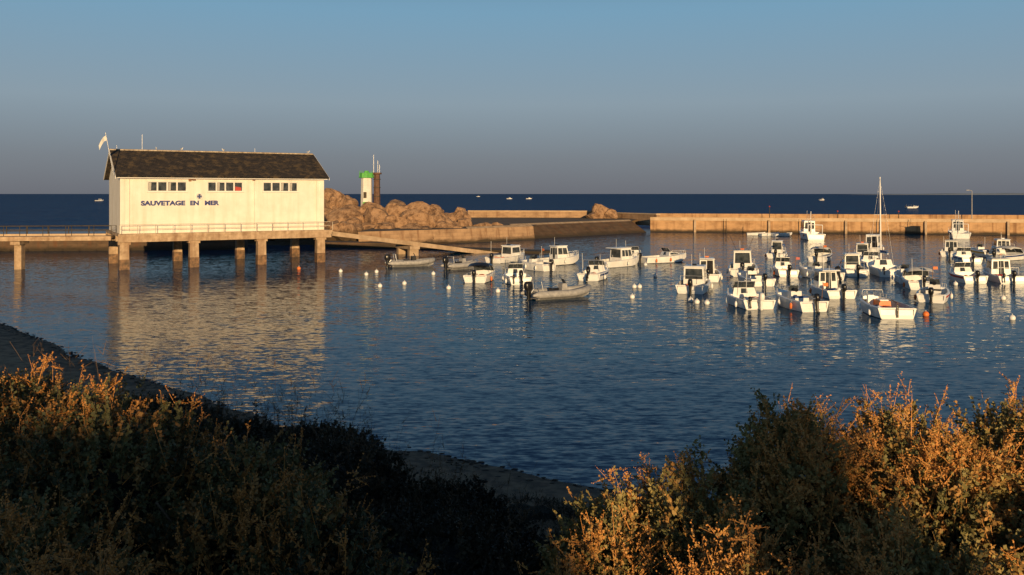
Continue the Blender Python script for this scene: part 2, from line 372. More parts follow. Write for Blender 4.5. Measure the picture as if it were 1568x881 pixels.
# ------------------------------------------------------------------ water
m=bpy.data.materials.new('water'); m.use_nodes=True; nt=m.node_tree; nt.nodes.clear()
pos=coords(nt)
def vm(op,a,b_=None,sc=None):
    n=nt.nodes.new('ShaderNodeVectorMath'); n.operation=op
    nt.links.new(a,n.inputs[0])
    if b_ is not None:
        if isinstance(b_,tuple): n.inputs[1].default_value=b_
        else: nt.links.new(b_,n.inputs[1])
    if sc is not None:
        if isinstance(sc,(int,float)): n.inputs['Scale'].default_value=sc
        else: nt.links.new(sc,n.inputs['Scale'])
    return n.outputs[0]
sep=nt.nodes.new('ShaderNodeSeparateXYZ'); nt.links.new(pos,sep.inputs[0])
def slope(scale,amp,rot,st=(.5,1.4,1),det=2):
    n=nz(nt,mapping(nt,pos,st,(0,0,rot)),scale,det,.55,.3)
    return vm('SCALE',vm('SUBTRACT',n.outputs['Color'],(.5,.5,.5)),sc=amp)
big=nz(nt,mapping(nt,pos,(.025,.07,1)),1,3)
gust=mathn(nt,'MAXIMUM',mathn(nt,'SUBTRACT',mathn(nt,'MULTIPLY',big.outputs[0],2.2),.15),.5)
inner=vm('ADD',vm('ADD',slope(.45,.03,R(18)),slope(2.4,.25,R(26),(.4,1.5,1))),slope(6,.34,R(14)))
inner=vm('SCALE',inner,sc=gust)
sea=vm('ADD',slope(.12,.6,R(10)),slope(.7,.9,R(5)))
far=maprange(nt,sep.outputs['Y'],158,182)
mv=nt.nodes.new('ShaderNodeMix'); mv.data_type='VECTOR'
nt.links.new(far,mv.inputs[0]); nt.links.new(inner,mv.inputs[4]); nt.links.new(sea,mv.inputs[5])
sl=vm('MULTIPLY',mv.outputs[1],(.5,1,0))
nrm=vm('NORMALIZE',vm('ADD',sl,(0,0,1)))
fr_=nt.nodes.new('ShaderNodeFresnel'); fr_.inputs['IOR'].default_value=1.333; nt.links.new(nrm,fr_.inputs['Normal'])
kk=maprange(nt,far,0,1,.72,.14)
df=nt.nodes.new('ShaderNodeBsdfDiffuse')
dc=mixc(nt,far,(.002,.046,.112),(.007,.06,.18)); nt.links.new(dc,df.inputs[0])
gl=nt.nodes.new('ShaderNodeBsdfGlossy'); gl.inputs['Roughness'].default_value=.05; gl.inputs[0].default_value=(.95,.97,.97,1); nt.links.new(nrm,gl.inputs['Normal'])
mx=nt.nodes.new('ShaderNodeMixShader'); nt.links.new(mathn(nt,'MULTIPLY',fr_.outputs[0],kk),mx.inputs[0]); nt.links.new(df.outputs[0],mx.inputs[1]); nt.links.new(gl.outputs[0],mx.inputs[2])
ot=nt.nodes.new('ShaderNodeOutputMaterial'); nt.links.new(mx.outputs[0],ot.inputs[0])
M_water=m
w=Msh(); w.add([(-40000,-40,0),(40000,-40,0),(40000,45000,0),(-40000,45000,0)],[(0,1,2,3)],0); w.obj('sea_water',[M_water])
# ------------------------------------------------------------------ ground
xs=[-140,-75,-60,-52,-36,-29,-16,-7,-1.5,2,6,15,40,140]; ysr=[118,112,104,84,58,49.5,35.5,27,23.6,21.2,19.3,18,18,16]
def gh(x,y):
    d=np.interp(x,xs,ysr)-y; d=np.where(d>0,d*.86,d)
    t=np.clip((d-6)/9.5,0,1); t=t*t*(3-2*t)
    hi=4.9*(1-.12*np.clip((x+1.5)/2,0,1)*np.clip((y-3)/2.5,0,1)*np.clip((9-x)/3,0,1))
    return np.where(d<0,np.maximum(d*.10,-2.5),.045*np.minimum(d,6)+t*hi)
gx=np.concatenate([np.linspace(-140,-32,40),np.linspace(-31,16,160),np.linspace(17,140,30)])
gy=np.concatenate([np.linspace(-140,-6,14),np.linspace(-5,56,190),np.linspace(57,125,40)])
X,Yg=np.meshgrid(gx,gy); Z=gh(X,Yg)
for j in range(Z.shape[0]):
    for i in range(Z.shape[1]):
        if Yg[j,i]>2: Z[j,i]+= .12*min(1,max(0,Z[j,i]))*noise.noise(Vector((X[j,i]*.8,Yg[j,i]*.8,0)))+.05*noise.noise(Vector((X[j,i]*.4,Yg[j,i]*.4,3)))
nx=len(gx);ny=len(gy)
vs=np.stack([X,Yg,Z],-1).reshape(-1,3).tolist()
fs=[(j*nx+i,j*nx+i+1,(j+1)*nx+i+1,(j+1)*nx+i) for j in range(ny-1) for i in range(nx-1)]
m,nt,b=nodes('ground_soil'); p=coords(nt); sp=nt.nodes.new('ShaderNodeSeparateXYZ'); nt.links.new(p,sp.inputs[0])
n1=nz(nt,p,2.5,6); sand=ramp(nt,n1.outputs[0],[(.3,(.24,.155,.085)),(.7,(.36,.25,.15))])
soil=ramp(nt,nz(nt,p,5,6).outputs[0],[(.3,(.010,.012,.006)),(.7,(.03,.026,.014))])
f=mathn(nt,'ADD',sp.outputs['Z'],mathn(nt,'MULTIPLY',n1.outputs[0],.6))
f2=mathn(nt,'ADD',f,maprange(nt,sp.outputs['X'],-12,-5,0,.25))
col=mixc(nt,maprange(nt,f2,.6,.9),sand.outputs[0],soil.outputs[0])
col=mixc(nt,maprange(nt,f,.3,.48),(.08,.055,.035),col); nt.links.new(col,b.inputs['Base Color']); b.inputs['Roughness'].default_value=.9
bump(nt,b,nz(nt,p,9,5).outputs[0],.5,.03)
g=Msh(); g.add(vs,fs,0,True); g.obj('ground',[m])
M_peb=mat('pebble',[(.02,.018,.014),(.09,.07,.055)],2,.8)
pb=Msh()
for i in range(700):
    x=random.uniform(-33,6); yy=float(np.interp(x,xs,ysr))-abs(random.gauss(0,.7))+.3+.7*noise.noise(Vector((x*.4,0,0)))
    r=random.uniform(.015,.06); pb.sph((x,yy,float(gh(x,yy))+.01),(r*1.8,r,r*.4),0,6,4)
pb.obj('seaweed_and_pebbles',[M_peb])
# ------------------------------------------------------------------ lifeboat station
M_wall=mat('white_render',[(.76,.71,.61),(.86,.81,.71)],.8,.85,.15,.02,kind='obj',streak=(1.6,.3,(.55,.44,.30)))
M_conc=mat('pile_concrete',[(.34,.235,.145),(.55,.40,.26)],2.2,.9,.5,.04,streak=(1.5,.6,(.20,.10,.05)))
M_dark=mat('dark_timber',[(.04,.035,.03),(.09,.07,.05)],2,.9)
M_frame=mat('window_frame',[(.68,.65,.6),(.76,.73,.68)],4,.5,kind='obj')
M_curt=mat('curtain',[(.35,.33,.3),(.5,.47,.42)],2,.9,kind='obj',stretch=(10,1,1))
M_navy=mat('navy_lettering',[(.015,.03,.15),(.025,.045,.2)],3,.5,kind='obj')
M_wet=mat('wet_concrete',[(.07,.04,.02),(.26,.14,.065)],3,.6,.5,.04)
m,nt,b=nodes('slate_roof'); oc=coords(nt,'obj')
br=nt.nodes.new('ShaderNodeTexBrick'); nt.links.new(oc,br.inputs['Vector']); br.inputs['Scale'].default_value=1
br.inputs['Brick Width'].default_value=.32; br.inputs['Row Height'].default_value=.24; br.inputs['Mortar Size'].default_value=.012
br.inputs['Color1'].default_value=(.026,.021,.017,1); br.inputs['Color2'].default_value=(.055,.042,.032,1); br.inputs['Mortar'].default_value=(.008,.007,.006,1)
l=ramp(nt,nz(nt,oc,1.3,8,.7).outputs[0],[(.50,(0,0,0)),(.62,(1,1,1))])
col=mixc(nt,mathn(nt,'MULTIPLY',l.outputs[0],.65),br.outputs[0],(.15,.10,.045)); nt.links.new(col,b.inputs['Base Color'])
b.inputs['Roughness'].default_value=.75; bump(nt,b,br.outputs['Fac'],-.5,.02); M_slate=m
st=empty('lifeboat_station',(-36.2,82,0),R(30))
L,D,z0,ze,zr=19.3,9.8,3.3,8.75,11.15
wn=[(2.34,5.84),(7.77,11.12),(13.1,16.6)]; wz0,wz1=7.22,8.17; th=.25
w=Msh()
def bx(M,x0,x1,y0,y1,z0_,z1_,mi): M.box(((x0+x1)/2,(y0+y1)/2,(z0_+z1_)/2),(x1-x0,y1-y0,z1_-z0_),mi)
bx(w,0,L,0,th,z0,wz0,0); bx(w,0,L,0,th,wz1,ze,0)
e=[0]+[q for a in wn for q in a]+[L]
for i in range(0,len(e),2): bx(w,e[i],e[i+1],0,th,wz0,wz1,0)
bx(w,0,L,D-th,D,z0,ze,0)
for x in(0,L-th):
    y0,y1=(th,D-th)
    w.add([(x,y0,z0),(x,y1,z0),(x,y1,ze),(x,D/2,zr-.12),(x,y0,ze),(x+th,y0,z0),(x+th,y1,z0),(x+th,y1,ze),(x+th,D/2,zr-.12),(x+th,y0,ze)],
      [(4,3,2,1,0),(5,6,7,8,9),(0,1,6,5),(1,2,7,6),(2,3,8,7),(3,4,9,8),(4,0,5,9)],0)
bx(w,th,L-th,th,D-th,z0,z0+.1,0)
w.obj('walls',[M_wall],st)
pr=Msh()
for x in(-.04,L-.36): bx(pr,x,x+.4,-.05,.0,z0,ze-.2,0)
bx(pr,-.05,L+.05,-.06,-.001,z0,z0+.22,0)
bx(pr,-.3,L+.3,-.42,-.38,ze-.3,ze-.08,1)
bx(pr,-.3,L+.3,-.38,0,ze-.14,ze-.1,1)
for x in(.75,12.2,L-.75): pr.tube((x,-.07,z0+.2),(x,-.07,ze-.2),.035,0,6)
bx(pr,6.0,6.25,-.12,-.0,8.2,8.45,2); bx(pr,6.3,6.6,-.3,-.0,8.3,8.4,2); bx(pr,12.05,12.3,-.12,0,8.3,8.5,2)
pr.obj('trim',[M_wall,M_frame,M_wood],st)
fr=Msh()
for k,(a,c) in enumerate(wn):
    n=4; wd=(c-a)
    bx(fr,a-.08,c+.08,-.1,.0,wz0-.09,wz0-.02,0)
    bx(fr,a,c,.05,.12,wz0,wz0+.07,0); bx(fr,a,c,.05,.12,wz1-.07,wz1,0)
    for i in range(n+1):
        x=a+wd*i/n; bx(fr,max(a,x-.07),min(c,x+.07),.045,.125,wz0+.07,wz1-.07,0)
    fr.add([(a,.1,wz0),(c,.1,wz0),(c,.1,wz1),(a,.1,wz1)],[(0,1,2,3)],1)
    for i in((0,2),(1,),(2,3))[k]:
        x=a+wd*i/n; fr.add([(x+.1,.095,wz0+.1),(x+wd/n*.35,.095,wz0+.1),(x+wd/n*.4,.095,wz1-.1),(x+.1,.095,wz1-.1)],[(0,1,2,3)],2)
    if k==1: fr.add([(c-wd/n+.12,.093,wz0+.08),(c-.15,.093,wz0+.08),(c-.15,.093,wz0+.4),(c-wd/n+.12,.093,wz0+.5)],[(0,1,2,3)],3)
fr.obj('windows',[M_frame,M_glass,M_curt,M_red],st)
def slab(name,ya,za,yb,zb):
    x0,x1=-.45,L+.45; ln=math.hypot(yb-ya,zb-za); M=Msh()
    bx(M,x0,x1,0,ln,0,.14,0); ob=M.obj(name,[M_slate],st)
    ob.location=(0,ya,za); ob.rotation_euler=(math.atan2(zb-za,yb-ya),0,0); return ob
slab('roof_front',-.45,ze-.22,D/2,zr)
slab('roof_back',D+.45,ze-.22,D/2,zr)
rd=Msh()
for i in range(46): rd.tube((-.45+i*.438,D/2,zr+.10),(-.45+i*.438+.415,D/2,zr+.10),.13,0,8)
for sg,y0 in((1,-.45),(-1,D+.45)):
    for x in(-.5,L+.45):
        rd.hexa([(x,y0,ze-.36),(x+.05,y0,ze-.36),(x+.05,D/2,zr-.1),(x,D/2,zr-.1),(x,y0,ze-.1),(x+.05,y0,ze-.1),(x+.05,D/2,zr+.14),(x,D/2,zr+.14)],1)
rd.obj('ridge_and_bargeboards',[mat('ridge_tile',[(.28,.21,.14),(.6,.5,.36)],2.5,.8,kind='obj'),M_frame],st)
dk=Msh(); bx(dk,-.3,L+.6,-1.1,D+.3,z0-.22,z0-.003,0); 
for y in(-.9,1.2,D-1.4,D): bx(dk,-.3,L+.5,y-.15,y+.15,z0-.75,z0-.22,0)
for i in range(10): bx(dk,i*2.1+.1,i*2.1+.3,-.7,D-.2,z0-.5,z0-.225,1)
dk.obj('deck',[M_conc,M_dark],st)
def pile(M,x,y,zt,wd=.82):
    M.box((x,y,(zt+.95)/2),(wd,wd,zt-.95),0,tx=.95,ty=.95); M.box((x,y,-.65+.6),(wd*1.05,wd*1.05,2.0),1)
    M.box((x,y,zt-.12),(wd*1.3,wd*1.05,.24),0)
pl=Msh()
for x in(.25,6.4,12.8,18.8):
    for y in(-.4,D-1.2): pile(pl,x,y,z0-.75)
pl.obj('piles',[M_conc,M_wet],st)
rl=Msh()
for i in range(14):
    x=-.2+i*1.55; rl.tube((x,-1.0,z0),(x,-1.0,z0+.85),.03,0,5)
for z in(.45,.85): rl.tube((-.2,-1.0,z0+z),(L+.4,-1.0,z0+z),.025,0,5)
rl.obj('railing',[mat('galvanised',[(.45,.4,.33),(.6,.55,.46)],3,.5)],st)
def text(body,size,x,z,wd):
    c=bpy.data.curves.new('t','FONT'); c.body=body; c.size=size; c.offset=.03; c.extrude=.012
    o=bpy.data.objects.new('t',c); COL.objects.link(o); bpy.context.view_layer.update()
    me=bpy.data.meshes.new_from_object(o.evaluated_get(bpy.context.evaluated_depsgraph_get())); bpy.data.objects.remove(o)
    xsv=[v.co.x for v in me.vertices]; k=wd/(max(xsv)-min(xsv)); mn=min(xsv)
    for v in me.vertices: v.co.x=(v.co.x-mn)*k
    me.materials.clear(); me.materials.append(M_navy)
    ob=bpy.data.objects.new('lettering_'+body.lower().replace(' ','_'),me); COL.objects.link(ob); ob.parent=st; ob.location=(x,-.02,z); ob.rotation_euler=(R(90),0,0)
text('SAUVETAGE',.58,1.75,5.92,3.95); text('EN',.58,6.15,5.92,.8); text('MER',.58,7.5,5.92,1.35)
em=Msh()
em.tube((7.0,-.0,6.75),(7.0,-.06,6.75),.36,0,20); em.tube((7.0,-.06,6.75),(7.0,-.075,6.75),.24,1,20); em.box((7,-.085,6.75),(.12,.02,.44),2); em.box((7,-.083,6.75),(.42,.02,.1),2)
em.obj('rescue_emblem',[M_frame,M_grey,M_navy],st)
fl=Msh(); fl.tube((-.6,-.2,ze),(-1.3,-.3,12.6),.035,0,6); fl.tube((2.5,D/2,zr),(2.5,D/2,zr+1.7),.025,0,5)
for x in(.2,13.5): fl.tube((x,D/2,zr),(x,D/2,zr+.6),.02,0,5)
n=8; vs=[]
for i in range(n+1):
    for j in range(4): vs.append((-1.25-.075*i+.02*j,-.3+.06*math.sin(i*.9),12.3-.04*i*i*.35-.14*j))
fl.add(vs,[(i*4+j,i*4+j+1,(i+1)*4+j+1,(i+1)*4+j) for i in range(n) for j in range(3)],1,True)
fl.obj('flagpole_and_aerial',[M_steel,M_sail],st)
def gull(p,rz):
    M=Msh(); M.sph((0,0,.2),(.2,.09,.09),0,8,6); M.sph((.17,0,.34),(.06,.05,.05),0,6,5); M.tube((.1,0,.25),(.16,0,.33),.045,0,6)
    M.tube((.22,0,.34),(.29,0,.32),.018,2,4,.004); M.box((-.22,0,.2),(.2,.07,.02),1)
    for sg in(1,-1): M.sph((-.04,sg*.07,.23),(.19,.03,.06),1,8,4); M.tube((0,sg*.03,0),(0,sg*.03,.14),.01,2,4)
    o=M.obj('seagull',[M_white,M_grey,M_yellow],loc=p,rz=rz); o.scale=(.75,.75,.75)
for s in(3.8,6.2,10.3,19.2):
    c,sn=math.cos(R(30)),math.sin(R(30)); x=s*c-D/2*sn-36.2; y=82+s*sn+D/2*c; gull((x,y,zr+.22),random.uniform(0,6))
M_slip=mat('slipway_concrete',[(.34,.24,.15),(.5,.37,.25)],1.2,.9,.4,.04,streak=(.8,.4,(.17,.11,.06)))
sw=empty('launching_slipway',(-36.2,82,0),R(30))
s=Msh()
def ramp_z(x): return 3.0-(x-L-.6)*.145
xa,xb=L+.62,L+25
for y0,y1,tz,bz in((3.1,3.4,.18,-.3),(6.4,6.7,.18,-.3),(3.4,6.4,0,-.2)):
    s.hexa([(xa,y0,ramp_z(xa)+bz),(xb,y0,ramp_z(xb)+bz),(xb,y1,ramp_z(xb)+bz),(xa,y1,ramp_z(xa)+bz),(xa,y0,ramp_z(xa)+tz),(xb,y0,ramp_z(xb)+tz),(xb,y1,ramp_z(xb)+tz),(xa,y1,ramp_z(xa)+tz)],0)
for x in(L+11.5,): 
    for y in(3.3,6.5): s.box((x,y,(ramp_z(x)-.3-1.5)/2),(1.1,.55,ramp_z(x)-.31+1.5),0)
s.box((L+11.5,4.9,ramp_z(L+11.5)-.5),(1.2,4.2,.35),0)
s.obj('ramp',[M_slip],sw)
# ------------------------------------------------------------------ footbridge to the shore (left)
fb=Msh()
pa=Vector((-37.5,83.5,0)); pbv=Vector((-70,79,0)); dv=(pbv-pa).normalized(); nv=Vector((-dv.y,dv.x,0))
def strip(M,a,b_,off0,off1,zl,zh,mi):
    d=(b_-a).normalized(); n=Vector((-d.y,d.x,0)); P=[]
    for z in(zl,zh):
        for q,o in((a,off0),(b_,off0),(b_,off1),(a,off1)): P.append((q.x+n.x*o,q.y+n.y*o,z))
    M.hexa(P,mi)
strip(fb,pa,pbv,-.8,.8,2.85,3.05,0); strip(fb,pa,pbv,-.84,-.6,2.65,2.85,0); strip(fb,pa,pbv,.6,.84,2.65,2.85,0)
for d in(8.3,16.5,25): 
    q=pa+dv*d; fb.box((q.x,q.y,.8),(.65,.65,3.5),0); fb.box((q.x,q.y,2.45),(.9,1.6,.3),0)
d=0
while d<32:
    q=pa+dv*d
    for o in(.75,-.75): fb.tube((q.x+nv.x*o,q.y+nv.y*o,3.05),(q.x+nv.x*o,q.y+nv.y*o,4.0),.03,1,5)
    d+=2.0
for o in(.75,-.75):
    for z in(3.55,4.0): fb.tube((pa.x+nv.x*o,pa.y+nv.y*o,z),(pbv.x+nv.x*o,pbv.y+nv.y*o,z),.022,1,5)
fb.obj('footbridge',[M_conc,M_dark])
def stone(name,c1,c2,mort,bw,bh,amt=.6,wet=True):
    m,nt,b=nodes(name); p=coords(nt); sp=nt.nodes.new('ShaderNodeSeparateXYZ'); nt.links.new(p,sp.inputs[0])
    cb=nt.nodes.new('ShaderNodeCombineXYZ'); nt.links.new(mathn(nt,'ADD',sp.outputs['X'],mathn(nt,'MULTIPLY',sp.outputs['Y'],.6)),cb.inputs[0]); nt.links.new(sp.outputs['Z'],cb.inputs[1])
    br=nt.nodes.new('ShaderNodeTexBrick'); nt.links.new(cb.outputs[0],br.inputs['Vector']); br.inputs['Scale'].default_value=1
    br.inputs['Brick Width'].default_value=bw; br.inputs['Row Height'].default_value=bh; br.inputs['Mortar Size'].default_value=.02
    br.inputs['Color1'].default_value=c4(c1); br.inputs['Color2'].default_value=c4(c2); br.inputs['Mortar'].default_value=c4(mort)
    n=nz(nt,mapping(nt,p,(1,1,2)),.5,7,.65)
    col=mixc(nt,amt,br.outputs[0],ramp(nt,n.outputs[0],[(.3,tuple(x*.5 for x in c1)),(.52,c2),(.72,tuple(min(1,x*1.3) for x in c2))]).outputs[0])
    s2=nz(nt,mapping(nt,p,(1.1,1.1,.06)),1,4); f=ramp(nt,s2.outputs[0],[(.52,(0,0,0)),(.68,(1,1,1))])
    col=mixc(nt,mathn(nt,'MULTIPLY',f.outputs[0],.6),col,(.13,.05,.018))
    if wet: col=mixc(nt,maprange(nt,mathn(nt,'ADD',sp.outputs['Z'],mathn(nt,'MULTIPLY',n.outputs[0],.8)),1.1,.6),col,(.05,.035,.02))
    nt.links.new(col,b.inputs['Base Color']); b.inputs['Roughness'].default_value=.9; bump(nt,b,n.outputs[0],.5,.1)
    return m
M_bw=stone('breakwater_stone',(.42,.235,.11),(.52,.315,.16),(.2,.11,.06),6.2,3.0,.6)
M_st=stone('quay_stone',(.075,.046,.028),(.125,.078,.045),(.035,.025,.016),1.2,.45,.5)
M_lt=stone('pale_quay',(.32,.195,.11),(.42,.27,.155),(.15,.1,.07),1.4,.5,.5)
M_cap=mat('coping',[(.46,.32,.19),(.62,.45,.285)],.7,.85,.2)
def P3(x,y): return Vector((x,y,0))
bw=Msh(); a=P3(25.5,163.5); c=P3(150,136)
strip(bw,a,c,0,5,-2,2.1,0); strip(bw,a,c,4.2,5.2,2.1,3.3,0)
strip(bw,a,c,-.15,.35,2.1,2.7,1)
dd=(c-a).normalized()
for k in range(9):
    q=a+dd*(8+k*13); bw.box((q.x-.0,q.y-.25,.8),(.4,.25,3.0),2)
    bw.box((q.x+5,q.y-1.25,1.0),(.06,.06,2.9),3); bw.box((q.x+5.45,q.y-1.35,1.0),(.06,.06,2.9),3)
bw.obj('breakwater_wall',[M_bw,M_cap,M_slip,M_dark])
qm=Msh()
fl_=[(-20,116.5),(-6,127),(3.6,136),(25.7,160)]; bk_=[(-20,180),(-8,180),(8,180),(25.7,176)]
for i in range(3):
    (x0,y0),(x1,y1)=fl_[i],fl_[i+1]; (u0,w0),(u1,w1)=bk_[i],bk_[i+1]
    sl_=5.0 if i==2 else .5
    zt=2.0
    n=Vector((y1-y0,-(x1-x0),0)).normalized()
    A0=(x0,y0,-1);B0=(x1,y1,-1); A1=(x0-n.x*sl_,y0-n.y*sl_,zt); B1=(x1-n.x*sl_,y1-n.y*sl_,zt)
    qm.add([A0,B0,B1,A1],[(0,1,2,3)],0 if i==2 else 1)
    qm.add([A1,B1,(u1,w1,zt+.2),(u0,w0,zt+.2)],[(0,1,2,3)],2)
    if i==2:
        qm.add([A0,A1,(x0-n.x*.5,y0-n.y*.5,zt)],[(0,1,2)],1); qm.add([(x0-n.x*.5,y0-n.y*.5,zt),A1,(x0-n.x*5.5-2,y0-n.y*5.5,zt+.02)],[(0,1,2)],2)
        for k in range(9):
            t=(k+.6)/9; qx=x0+(x1-x0)*t; qy=y0+(y1-y0)*t
            qm.tube((qx-n.x*1.2,qy-n.y*1.2,-.28),(qx-n.x*sl_*.9,qy-n.y*sl_*.9,zt-.28),.05,0,5)
    if i: qm.add([(A1[0],A1[1],zt),(B1[0],B1[1],zt),(B1[0]-n.x*.5,B1[1]-n.y*.5,zt+.25),(A1[0]-n.x*.5,A1[1]-n.y*.5,zt+.25)],[(0,1,2,3)],3)
qm.obj('stone_quay',[M_st,M_lt,mat('quay_top',[(.08,.055,.035),(.17,.115,.07)],.4,.95,.4,.1),M_slip])
jw=Msh(); strip(jw,P3(-9,181),P3(20,178),0,.8,1,3.4,0); strip(jw,P3(20,178),P3(27,165.5),0,.8,1,3.1,0); strip(jw,P3(-9,181),P3(20,178),-.1,.9,3.4,3.6,1)
strip(jw,P3(20,178),P3(27,165.5),-.1,.9,3.1,3.3,1)
jw.obj('jetty_parapet_wall',[M_lt,M_cap])
rp=Msh(); strip(rp,P3(-13,112.5),P3(3.5,103),0,3.2,-1,.28,0); strip(rp,P3(-26,116),P3(-13,112.5),0,3.5,-1,.7,0); rp.obj('boat_ramp',[M_st])
cw=Msh(); strip(cw,P3(-95,104),P3(-34,111),0,5,-1.5,1.85,0); strip(cw,P3(-95,104),P3(-34,111),-.1,.6,1.85,2.1,1)
a=P3(-95,104.3);c=P3(-34,111.3);dd=(c-a).normalized(); d=0
while d<60:
    q=a+dd*d; cw.tube((q.x,q.y,2.1),(q.x,q.y,3.1),.06,2,5); d+=2.4
for z in(2.6,3.05): cw.tube((a.x,a.y,z),(c.x,c.y,z),.035,2,5)
cw.obj('causeway',[M_st,M_cap,M_dark])
# ------------------------------------------------------------------ rocks
def mound(x,y):
    gs=[(-31,144,4.6,8,3.2),(-24,142,6,8,1.1),(-17,139,6,9,1.4),(-10,138,5,8,.7),(-38,140,8,10,2.4)]
    return -1.2+sum(h*math.exp(-((x-a)/s)**2-((y-b_)/t)**2)*1.15 for a,b_,s,t,h in gs)+2.6*math.exp(-((x+25)/21)**4-((y-144)/25)**4)
m,nt,b=nodes('granite'); p=coords(nt); n=nz(nt,p,1.1,9,.75)
r=ramp(nt,n.outputs[0],[(.34,(.08,.045,.028)),(.45,(.27,.155,.085)),(.56,(.44,.27,.155)),(.68,(.34,.22,.14)),(.78,(.42,.22,.065))])
sp=nt.nodes.new('ShaderNodeSeparateXYZ'); nt.links.new(p,sp.inputs[0])
col=mixc(nt,maprange(nt,mathn(nt,'ADD',sp.outputs['Z'],mathn(nt,'MULTIPLY',n.outputs[0],1.5)),3.0,2.0),r.outputs[0],(.07,.043,.02)); nt.links.new(col,b.inputs['Base Color']); b.inputs['Roughness'].default_value=.95
bump(nt,b,n.outputs[0],1,.4); M_rock=m
rk=Msh(); nx=70;ny=60
vs=[];
for j in range(ny):
    for i in range(nx):
        x=-50+i*.72; y=117+j*1.1; q=Vector((x*.3,y*.3,0)); vs.append((x,y,mound(x,y)-.3+.7*noise.fractal(q,1,2,4)+.4*abs(noise.noise(q*3))))
rk.add(vs,[(j*nx+i,j*nx+i+1,(j+1)*nx+i+1,(j+1)*nx+i) for j in range(ny-1) for i in range(nx-1)],0)
import bmesh
bmi=bmesh.new(); bmesh.ops.create_icosphere(bmi,subdivisions=3,radius=1); IV=[v.co.copy() for v in bmi.verts]; IF=[tuple(v.index for v in f.verts) for f in bmi.faces]; bmi.free()
def boulder(M,c,r,seed,fl=.75):
    o=Vector((seed*7.3,seed*3.1,seed)); rz=seed*1.7; vs=[]; rb=random.Random(seed)
    pl_=[(Vector((rb.gauss(0,1),rb.gauss(0,1),rb.gauss(0,.7))).normalized(),rb.uniform(.5,.85)) for _ in range(10)]
    for v in IV:
        k=1+.42*noise.noise(v*1.2+o)+.16*noise.noise(v*2.9+o)
        q=v*k
        for nn,dd_ in pl_:
            e_=q.dot(nn)-dd_
            if e_>0: q=q-nn*e_*.94
        q=q+v*(.07*noise.noise(v*5+o)+.04*noise.noise(v*11+o))
        x,y=q.x*math.cos(rz)-q.y*math.sin(rz),q.x*math.sin(rz)+q.y*math.cos(rz)
        vs.append((c[0]+x*r*1.35,c[1]+y*r*1.1,c[2]+q.z*r*fl*1.25))
    M.add(vs,IF,0,False)
rr=random.Random(3)
for i in range(150):
    x=rr.uniform(-44,-5.5); y=rr.uniform(121,149); r=rr.choice([rr.uniform(.5,1.0),rr.uniform(1.1,2.3)])
    z=mound(x,y)
    if z<.3: continue
    boulder(rk,(x,y,z+r*.05),r,i,rr.uniform(.65,1.0))
for i,(x,y,z,r) in enumerate([(-29.7,146,5.4,2.2),(-27.4,147,5.2,1.7),(-31.5,145,5.4,2.2),(-21.6,138,3.5,2.4),(-24.6,137,3.1,2.6),(-18.4,140,4.1,2.3),(-15.6,140,3.8,2.1),(-12.6,140,3.2,1.9),(-8.6,141,3.0,1.6),(-8.3,141,4.3,.9),(-20,132,2.5,2.4),(-25.5,132,2.4,2.6),(-15.5,133,2.3,2.2),(-11.3,134,2.1,1.8),(-7.4,136,2.0,1.4),(-18,127,1.2,1.8),(-23,127,1.2,2.0),(-4.5,137,1.7,1.2),(-2.5,140,1.7,.9)]): boulder(rk,(x,y,z),r,i+200,.8)
rk.obj('rock_outcrop',[M_rock])
r2=Msh(); boulder(r2,(17.7,175,3.1),1.8,301,.8); boulder(r2,(19.6,174,2.8),1.4,302,.7); boulder(r2,(15.8,174,2.6),1.1,303,.7); r2.obj('boulder_pile',[M_rock])
M_green=mat('green_paint',[(.08,.36,.06),(.13,.46,.09)],3,.5); M_brown=mat('rust_brown',[(.10,.05,.032),(.17,.095,.06)],3,.85)
M_lw=mat('lighthouse_white',[(.70,.67,.60),(.82,.79,.72)],1.5,.8,streak=(2,.4,(.45,.38,.28)))
lh=Msh()
def ngon(M,cx,cy,z0_,z1_,r0,r1,n,m): M.loft([[(cx+r*math.cos(2*math.pi*i/n+.3),cy+r*math.sin(2*math.pi*i/n+.3),z) for i in range(n)] for z,r in((z0_,r0),(z1_,r1))],m,smooth=False)
lx,ly=-24.6,150
ngon(lh,lx,ly,3.2,9.7,1.0,.9,8,0); ngon(lh,lx,ly,9.7,9.9,1.3,1.3,8,1); ngon(lh,lx,ly,9.9,10.55,1.15,1.15,8,1); ngon(lh,lx,ly,10.55,10.9,.5,.35,8,1)
for i in range(8):
    t=i*math.pi/4+.3; lh.tube((lx+1.2*math.cos(t),ly+1.2*math.sin(t),9.9),(lx+1.2*math.cos(t),ly+1.2*math.sin(t),10.9),.04,1,5)
lh.box((lx-.1,ly-.95,6.8),(.5,.12,1.0),2); lh.box((lx-.1,ly-.97,4.7),(.7,.12,1.9),1)
ngon(lh,lx+1.7,ly+.4,3.2,10.3,.6,.5,6,3); ngon(lh,lx+1.7,ly+.4,10.3,10.6,.8,.8,6,3)
for z in(5,6.5,8,9.4): ngon(lh,lx+1.7,ly+.4,z,z+.12,.64,.64,6,2)
for dx,h in((1.2,13.6),(1.9,12.6),(2.2,11.9)): lh.tube((lx+dx,ly,10.5),(lx+dx,ly,h),.05,4,5)
lh.obj('harbour_lighthouse',[M_lw,M_green,M_dark,M_brown,M_steel])
def lamp(x,y,h):
    M=Msh(); M.box((0,0,.15),(.4,.4,.3),0,tx=.7,ty=.7); M.tube((0,0,.3),(0,0,h),.09,0,8,.06); M.tube((0,0,h),(-.5,0,h+.15),.04,0,6); M.box((-.75,0,h+.13),(.6,.2,.12),0,tx=.7,ty=.7)
    M.obj('street_lamp',[M_grey],loc=(x,y,2.1))
lamp(79.6,153.5,5.4)
